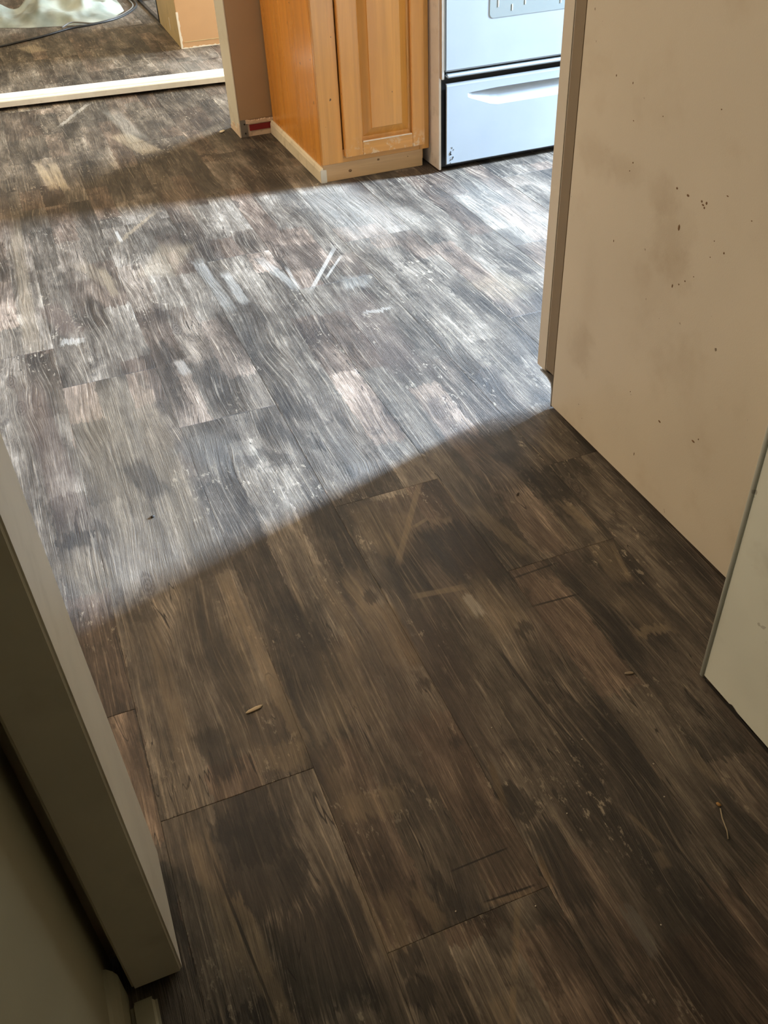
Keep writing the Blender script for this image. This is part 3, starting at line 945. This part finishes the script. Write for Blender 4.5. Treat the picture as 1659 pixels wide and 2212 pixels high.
# storage drawer with its long scooped grip
bm = bmesh.new()
zs = [0.024, 0.027, 0.10, 0.185, 0.197, 0.199, 0.213, 0.226, 0.232, 0.2395, 0.2505, 0.252, 0.262, 0.276, 0.282, 0.2845]
off = {0.024: 0.003, 0.027: 0.0, 0.10: 0, 0.185: 0, 0.197: 0.0, 0.199: 0.001, 0.213: 0.0075, 0.226: 0.0155, 0.232: 0.0164, 0.2395: 0.0166,
       0.2505: 0.0150, 0.252: 0.0, 0.262: 0, 0.276: 0.0, 0.282: 0.002, 0.2845: 0.006}
xs = [0.0075, 0.009, 0.05, 0.085, 0.10, 0.12, 0.145, 0.17, 0.20, 0.30, 0.45, 0.56, 0.60, 0.63, 0.66, 0.69, 0.73, 0.7435, 0.745]
grid = []
for x in xs:
    k = min(1.0, max(0.0, (x - 0.085) / 0.10)) * min(1.0, max(0.0, (0.675 - x) / 0.10))
    row = []
    for z in zs:
        d = off[z]
        if 0.19 < z < 0.256:
            zc = 0.2465 - (0.2465 - z) * (0.25 + 0.75 * k)
            d = d * (k ** 0.6)
        else:
            zc = z
        if x in (0.0075, 0.745):
            d = d + 0.004
        row.append(bm.verts.new((x, d, zc)))
    grid.append(row)
for a, b2 in zip(grid, grid[1:]):
    for i in range(len(zs) - 1):
        bm.faces.new((a[i], a[i + 1], b2[i + 1], b2[i]))
dr = mesh_obj('storage_drawer', bm, M_ENAMEL, st)
mod = dr.modifiers.new('thickness', 'SOLIDIFY')
mod.thickness = 0.018
mod.offset = -1
bm = bmesh.new()
rr = random.Random(9)
for i in range(16):
    zc = rr.choice((0.05, 0.055, 0.07, 0.035)) + rr.uniform(-0.012, 0.012)
    xc = 0.026 + rr.uniform(-0.008, 0.01)
    add_box(bm, (xc, -0.0006, zc), (xc + rr.uniform(0.001, 0.0035), 0.0012, zc + rr.uniform(0.001, 0.006)))
tag(mesh_obj('chipped_enamel', bm, M_BLACK, dr), 'small black chips near the lower left corner', kind='stuff')
# oven door with a white lower trim strip and a grey window
od = box('oven_door', (-0.001, -0.004, 0.321), (SW - 0.012, 0.020, 0.80), M_ENAMEL, st, bev=0.006, seg=3)
tag(box('door_trim', (0.006, -0.008, 0.303), (SW - 0.022, 0.016, 0.3145), M_ENAMEL, od, bev=0.004, seg=3), 'bright white strip along the oven door foot')
bm = bmesh.new()
pf = []
for cxw, czw, a0 in ((0.586, 0.706, 0), (0.169, 0.706, 90), (0.169, 0.476, 180), (0.586, 0.476, 270)):
    for k in range(6):
        a = R(a0 + 18 * k)
        pf.append((cxw + 0.014 * math.cos(a), czw + 0.014 * math.sin(a)))
extrude_profile(bm, pf, lambda u, v, t: (u, -0.0050 + 0.004 * t, v), 1)
wnd = mesh_obj('oven_window', bm, M_OVGL, od)
M_DRIP = paint('pale_drips', (0.5, 0.56, 0.58), 0.4, peel=0)
for i in range(7):
    bm = bmesh.new()
    xc = 0.185 + i * 0.045 + rr.uniform(-0.006, 0.006)
    z0 = 0.475 + rr.uniform(0, 0.025)
    add_box(bm, (xc, -0.0058, z0), (xc + 0.0028, -0.0050, z0 + rr.uniform(0.012, 0.03)))
    mesh_obj('pale_drip', bm, M_DRIP, wnd)
box('door_edge', (-0.0105, -0.002, 0.30), (-0.0015, 0.020, 0.80), M_ALU, st, bev=0.001)
box('cooktop', (-0.012, -0.01, 0.81), (SW, 0.66, 0.915), M_ENAMEL, st, bev=0.006)
for sx in (0.05, SW - 0.06):
    box('foot', (sx, 0.06, 0.0), (sx + 0.03, 0.09, 0.013), M_BLACK, st, bev=0.001)

# --- counter run right of the stove (unseen, blocks light as in the room)
# --- refrigerator
M_FRIDGE = paint('almond_enamel', (0.60, 0.54, 0.43), 0.42, stain=(0.36, 0.27, 0.16), amount=0.4, scale=5.0, peel=0.00035, peel_scale=420,
                 specks=0.85, dirt=(0.12, 0.075, 0.03))
M_FDOOR = paint('almond_door', (0.60, 0.55, 0.46), 0.4, peel=0)
M_GASKET = plain('grey_gasket', (0.205, 0.158, 0.10), 0.6)
M_KICK = plain('grey_kick', (0.42, 0.42, 0.42), 0.4, 0.5)
# broad greasy smears on the side (fridge-local metres: y, z, half sizes)
nt = M_FRIDGE.node_tree
b = nt.nodes['Principled BSDF']
base = b.inputs['Base Color'].links[0].from_socket
v = objcoord(nt)
nz = noise(nt, v, 16, 5, 0.65)
for (y, z, hy, hz, stg) in ((-0.07, 0.565, 0.06, 0.035, 0.40), (-0.160, 0.566, 0.065, 0.03, 0.42), (-0.265, 0.556, 0.05, 0.035, 0.40), (-0.305, 0.51, 0.05, 0.06, 0.45),
                            (-0.335, 0.455, 0.04, 0.04, 0.45), (-0.09, 0.205, 0.045, 0.055, 0.50), (-0.10, 0.30, 0.03, 0.12, 0.2), (-0.28, 0.42, 0.1, 0.06, 0.15)):
    mp = nd(nt, 'ShaderNodeMapping', vector_type='TEXTURE')
    mp.inputs['Location'].default_value = (0, y, z)
    mp.inputs['Scale'].default_value = (1, hy, hz)
    ln(nt, v, mp.inputs['Vector'])
    le = nd(nt, 'ShaderNodeVectorMath', operation='LENGTH')
    ln(nt, vmath(nt, 'MULTIPLY', mp.outputs[0], (0, 1, 1)), le.inputs[0])
    d = math_(nt, 'ADD', le.outputs['Value'], math_(nt, 'MULTIPLY', math_(nt, 'SUBTRACT', nz, 0.5), 2.2))
    base = mix(nt, smooth(nt, d, 0.2, 1.3, stg * 0.62, 0), base, (0.33, 0.25, 0.15))
ln(nt, base, b.inputs['Base Color'])
fr = empty('refrigerator', (0.9075, 1.437, 0))
tag(fr, 'almond refrigerator seen from its scuffed side, door edge towards the kitchen', 'refrigerator')
box('body', (0, -0.72, 0.010), (0.72, 0.0, 1.70), M_FRIDGE, fr, bev=0.0035, seg=3)
fd = box('door', (0.0, 0.033, 0.078), (0.72, 0.069, 1.69), M_FDOOR, fr, bev=0.002, seg=2)
box('gasket', (0.0015, 0.0005, 0.084), (0.71, 0.033, 1.68), M_GASKET, fr, bev=0.001)
bm = bmesh.new()
pf = [(0.060, 0.066), (0.030, 0.064), (0.014, 0.058), (0.009, 0.045), (0.008, 0.004), (0.005, 0.004), (0.006, 0.046), (0.011, 0.061), (0.029, 0.068), (0.060, 0.070)]
extrude_profile(bm, pf, lambda u, v, t: (0.004 + t * 0.70, u, v), 1)
mesh_obj('kick_plate', bm, M_KICK, fr)
bm = bmesh.new()
add_box(bm, (0.012, 0.036, 0.064), (0.045, 0.064, 0.079), 0.002)
mesh_obj('hinge', bm, M_BLACK, fr)
for sx, sy in ((0.05, -0.66), (0.05, -0.06), (0.64, -0.66), (0.64, -0.06)):
    box('foot', (sx, sy, 0.0), (sx + 0.035, sy + 0.035, 0.0105), M_BLACK, fr, bev=0.001)
# dried drips and scrapes on the side
M_BRN = plain('brown_drip', (0.16, 0.085, 0.03), 0.6)
rr = random.Random(21)
for (y, z, w, h) in ((-0.302, 0.581, 0.0045, 0.004), (-0.330, 0.579, 0.006, 0.004), (-0.363, 0.581, 0.004, 0.004), (-0.367, 0.577, 0.005, 0.003),
                     (-0.374, 0.582, 0.004, 0.005), (-0.371, 0.574, 0.003, 0.004), (-0.322, 0.526, 0.005, 0.011), (-0.108, 0.700, 0.002, 0.004),
                     (-0.155, 0.699, 0.002, 0.004), (-0.169, 0.646, 0.0025, 0.002), (-0.242, 0.671, 0.002, 0.002), (-0.369, 0.712, 0.0025, 0.002),
                     (-0.182, 0.584, 0.003, 0.003), (-0.176, 0.569, 0.002, 0.0025), (-0.415, 0.606, 0.005, 0.0018), (-0.472, 0.590, 0.0025, 0.002),
                     (-0.156, 0.442, 0.002, 0.005), (-0.406, 0.536, 0.002, 0.002), (-0.431, 0.527, 0.003, 0.004), (-0.404, 0.510, 0.002, 0.002),
                     (-0.376, 0.467, 0.002, 0.002), (-0.330, 0.432, 0.003, 0.007), (-0.345, 0.441, 0.003, 0.003), (-0.358, 0.452, 0.003, 0.003),
                     (-0.358, 0.187, 0.007, 0.004), (-0.450, 0.203, 0.008, 0.004), (-0.461, 0.214, 0.002, 0.004), (-0.304, 0.081, 0.002, 0.008),
                     (-0.265, 0.196, 0.002, 0.003)):
    bm = bmesh.new()
    bmm = bmesh.ops.create_icosphere(bm, subdivisions=1, radius=0.5)
    for v in bmm['verts']:
        v.co = Vector((v.co.x * 0.0014 - 0.0001, y + v.co.y * w * (1 + 0.3 * rr.random()), z + v.co.z * h))
    mesh_obj('dried_drip', bm, M_BRN, fr)

# ================================================================== LIVING ROOM
M_TRIM = paint('white_gloss_trim', (0.84, 0.84, 0.76), 0.35, stain=(0.62, 0.60, 0.48), amount=0.4, scale=30, peel=0)
lm = empty('loose_trim', (0.0, 4.510, 0), math.atan2(-0.101, 0.996))
tag(lm, 'long white moulded trim strip lying across the living room floor', 'trim')
bm = bmesh.new()
pf = [(0.000, 0.013), (0.002, 0.034), (0.006, 0.038), (0.014, 0.037), (0.020, 0.0385), (0.026, 0.044), (0.034, 0.0475), (0.048, 0.0485),
      (0.056, 0.047), (0.060, 0.049), (0.084, 0.050), (0.090, 0.047), (0.0925, 0.041), (0.0925, 0.0), (0.080, 0.0), (0.050, 0.010)]
extrude_profile(bm, pf, lambda u, v, t: (-1.4 + t * 3.6, u, v), 1)
mesh_obj('moulding', bm, M_TRIM, lm)

M_CARD = paint('cardboard', (0.56, 0.33, 0.155), 0.75, stain=(0.46, 0.26, 0.115), amount=0.5, scale=7, peel=0.0003, peel_scale=90)
M_CARD_S = paint('cardboard_side', (0.50, 0.37, 0.18), 0.75, stain=(0.34, 0.26, 0.14), amount=0.6, scale=11, peel=0.0003, peel_scale=90)
M_TORN = paint('torn_paper', (0.74, 0.66, 0.52), 0.8, stain=(0.5, 0.36, 0.22), amount=0.5, scale=40, peel=0)
bx = empty('cardboard_box', (0.877, 5.213, 0), R(-1.5))
tag(bx, 'brown cardboard carton on the living room floor beyond the white trim strip', 'box')
box('front_panel', (0.0, 0.0, 0.001), (0.62, 0.004, 0.50), M_CARD, bx, bev=0.0012)
box('side_panel', (0.0, 0.004, 0.001), (0.004, 0.70, 0.50), M_CARD_S, bx, bev=0.0012)
box('side_panel', (0.616, 0.004, 0.001), (0.62, 0.70, 0.50), M_CARD_S, bx, bev=0.0012)
box('back_panel', (0.004, 0.696, 0.001), (0.616, 0.70, 0.50), M_CARD, bx, bev=0.0012)
box('bottom', (0.004, 0.004, 0.0005), (0.616, 0.696, 0.004), M_CARD, bx, bev=0)
box('top_flap', (0.0, 0.0, 0.50), (0.62, 0.349, 0.504), M_CARD, bx, bev=0.001)
box('top_flap', (0.0, 0.351, 0.50), (0.62, 0.70, 0.504), M_CARD, bx, bev=0.001)
# scuffed white edges: torn paper down the near corner and along the foot
rr = random.Random(4)


def ragged(name, n, f, label):
    bm = bmesh.new()
    prev = None
    for i in range(n + 1):
        a = [bm.verts.new(p) for p in f(i / n)]
        if prev:
            for k in range(4):
                bm.faces.new((prev[k], a[k], a[(k + 1) % 4], prev[(k + 1) % 4]))
        else:
            bm.faces.new(a)
        prev = a
    bm.faces.new(prev[::-1])
    o = mesh_obj(name, bm, M_TORN, bx)
    tag(o, label)
    return o


def corner_f(t):
    w = 0.003 + 0.006 * rr.random() * (1 - 0.5 * t)
    z = 0.002 + 0.17 * t
    return [(-0.0015, w, z), (-0.0015, -0.0012, z), (0.004 + w, -0.0012, z), (0.002, 0.002, z)]


def foot_f(t):
    h = 0.003 + 0.006 * rr.random()
    x = 0.004 + 0.33 * t
    return [(x, -0.0012, 0.001), (x, -0.0012, 0.001 + h), (x, 0.002, 0.001 + h), (x, 0.002, 0.001)]


def edge_f(t):
    w = 0.002 + 0.004 * rr.random()
    z = 0.04 + 0.06 * t
    return [(-0.0014, 0.30 + w, z), (-0.0014, 0.295 - w, z), (0.002, 0.295 - w, z), (0.002, 0.30 + w, z)]


ragged('torn_corner', 24, corner_f, 'pale torn paper down the near corner')
ragged('torn_foot', 40, foot_f, 'pale torn paper along the front foot')
ragged('torn_scrape', 8, edge_f, 'short pale scrape on the shaded side')
bm = bmesh.new()
add_box(bm, (0.02, -0.0012, 0.030), (0.60, 0.001, 0.034), 0.0005, 1)
mesh_obj('fold_crease', bm, M_CARD_S, bx)

M_BLKM = plain('black_metal', (0.018, 0.018, 0.02), 0.45, 0.3)
mr = empty('metal_stand', (0.905, 5.945, 0))
tag(mr, 'black metal stand with an upright post behind the cardboard carton', 'stand')
box('post', (-0.010, -0.010, 0.008), (0.012, 0.012, 0.75), M_BLKM, mr, bev=0.002)
box('foot_bar', (-0.010, -0.010, 0.0), (0.012, 0.74, 0.010), M_BLKM, mr, bev=0.002)
box('cross_bar', (-0.02, 0.70, 0.010), (0.30, 0.74, 0.04), M_BLKM, mr, bev=0.002)

# crumpled translucent plastic sheet
mt_pl, nt, b = new_mat('plastic_film')
v = objcoord(nt)
n1 = noise(nt, v, 5, 4, 0.6)
ln(nt, mix(nt, smooth(nt, n1, 0.3, 0.7), (0.34, 0.40, 0.35), (0.56, 0.60, 0.53)), b.inputs['Base Color'])
b.inputs['Roughness'].default_value = 0.28
b.inputs['Transmission Weight'].default_value = 0.0
ln(nt, smooth(nt, noise(nt, v, 3.0, 3, 0.6), 0.35, 0.65, 0.45, 0.85), b.inputs['Alpha'])
outline = [(-0.26, 6.46), (-0.10, 6.40), (0.03, 6.335), (0.19, 6.235), (0.37, 6.175), (0.50, 6.135), (0.60, 6.17), (0.69, 6.26), (0.765, 6.40),
           (0.775, 6.60), (0.78, 6.95), (0.77, 7.35), (0.6, 7.6), (0.35, 7.55), (0.24, 7.2), (0.17, 6.85), (0.12, 6.68), (0.02, 6.56), (-0.12, 6.52)]
cen = Vector((0.48, 6.62))
bm = bmesh.new()
NR, NA = 26, 120
ol = [Vector(p) for p in outline]
per = []
for i in range(NA):
    t = i / NA * len(ol)
    k = int(t)
    per.append(ol[k % len(ol)].lerp(ol[(k + 1) % len(ol)], t - k))
from mathutils import noise as mnoise
rings = []
for r in range(NR + 1):
    f = r / NR
    row = []
    for i in range(NA):
        p = cen.lerp(per[i], f)
        q = Vector((p.x * 4.2, p.y * 4.2, 1.3))
        ridge = 1 - abs(mnoise.noise(q) * 2.0)
        ridge2 = 1 - abs(mnoise.noise(q * 2.6) * 2.0)
        z = (0.05 * ridge + 0.022 * ridge2 + 0.13 * (1 - f) ** 1.4) * (1 - f ** 5)
        row.append(bm.verts.new((p.x, p.y, 0.002 + max(0, z) + 0.003 * (1 + mnoise.noise(q * 6)) * (1 - f))))
    rings.append(row)
for a, b2 in zip(rings, rings[1:]):
    for i in range(NA):
        j = (i + 1) % NA
        bm.faces.new((a[i], a[j], b2[j], b2[i]))
bmesh.ops.remove_doubles(bm, verts=bm.verts, dist=1e-5)
ps = mesh_obj('plastic_sheet', bm, mt_pl, None, True)
tag(ps, 'crumpled translucent plastic sheet heaped on the living room floor', 'sheet')

# cord running along the front of the sheet
M_CORD = plain('black_rubber', (0.02, 0.02, 0.02), 0.5)
M_CORDG = plain('grey_rubber', (0.17, 0.17, 0.16), 0.45)
bm = bmesh.new()
tube(bm, spline([(-0.9, 5.42, 0.006), (-0.5, 5.62, 0.006), (-0.25, 5.72, 0.006), (0.0, 5.81, 0.006), (0.11, 5.865, 0.006), (0.25, 5.945, 0.006),
                 (0.40, 6.06, 0.006), (0.50, 6.085, 0.006), (0.63, 6.14, 0.006), (0.73, 6.235, 0.006), (0.82, 6.40, 0.006), (0.866, 6.56, 0.006), (0.868, 6.85, 0.006)]), 0.0058)
tag(mesh_obj('power_cord', bm, M_CORD, None, True), 'thin black power cord running past the front of the plastic sheet', 'cord')
bm = bmesh.new()
tube(bm, spline([(0.36, 6.115, 0.005), (0.43, 6.155, 0.018), (0.55, 6.125, 0.005), (0.66, 6.195, 0.005), (0.755, 6.31, 0.005), (0.835, 6.50, 0.005), (0.848, 6.75, 0.005), (0.848, 6.95, 0.005)]), 0.0045)
tag(mesh_obj('power_cord', bm, M_CORDG, None, True), 'grey second cord alongside the black one, ending under the plastic sheet', 'cord')

# ================================================================== LITTER ON THE FLOOR
def chip(name, loc, rz, size, col, label, cat, grp=None):
    bm = bmesh.new()
    bmesh.ops.create_icosphere(bm, subdivisions=2, radius=0.5)
    rr2 = random.Random(int(loc[0] * 1000) + int(loc[1] * 1000))
    for v in bm.verts:
        v.co *= 1 + 0.25 * (rr2.random() - 0.5)
        v.co = Vector((v.co.x * size[0], v.co.y * size[1], (v.co.z + 0.47) * size[2]))
    o = mesh_obj(name, bm, plain(name, col, 0.7), None, True)
    o.location = (loc[0], loc[1], 0.0)
    o.rotation_euler.z = rz
    tag(o, label, cat, None, grp)
    return o
bm = bmesh.new()
tube(bm, [(0, 0.0, 0.0012), (0.004, 0.012, 0.0014), (0.006, 0.030, 0.0013), (0.010, 0.044, 0.0012)], 0.0009, 6)
mk = mesh_obj('match_stick', bm, plain('pale_stick', (0.30, 0.25, 0.17), 0.7), None, True)
mk.location = (0.6115, 0.4495, 0)
mk.rotation_euler.z = R(-12)
tag(mk, 'thin pale stalk lying on the dark planks near the lower right wall', 'stalk')
chip('seed_husk', (0.632, 0.496), 0.4, (0.005, 0.0075, 0.004), (0.36, 0.20, 0.06), 'tan seed husk at the tip of the thin pale stalk', 'husk')
chip('wood_chip', (0.650, 0.738), -0.3, (0.015, 0.006, 0.003), (0.24, 0.19, 0.13), 'small wood chip lying left of the white wall end', 'chip')
chip('wood_chip', (0.095, 0.902), 0.15, (0.030, 0.0075, 0.003), (0.42, 0.33, 0.21), 'longest pale sliver of wood, left of centre on the brown planks', 'chip')
chip('dirt_crumb', (0.036, 1.43), 0.2, (0.008, 0.007, 0.004), (0.02, 0.015, 0.01), 'black crumb on the brightly lit pale plank at left', 'crumb')
chip('dirt_crumb', (0.704, 1.203), 0.7, (0.010, 0.004, 0.003), (0.035, 0.022, 0.014), 'brown crumb on the dark knot left of the refrigerator foot', 'crumb')
for i, (x, y) in enumerate(((0.338, 0.467), (0.244, 0.499), (0.590, 0.585), (0.573, 0.535), (0.439, 0.564), (0.466, 0.388), (0.52, 0.66), (0.41, 0.73))):
    chip('dust_speck', (x, y), i, (0.0024, 0.002, 0.0012), (0.5, 0.45, 0.36), 'tiny pale speck of grit on the dark planks in front', 'speck',
         'pale grit specks on the near planks')
chip('plaster_flake', (0.733, 3.736), 0.9, (0.035, 0.018, 0.006), (0.6, 0.52, 0.38), 'pale plaster flake on the floor left of the stub wall', 'flake')
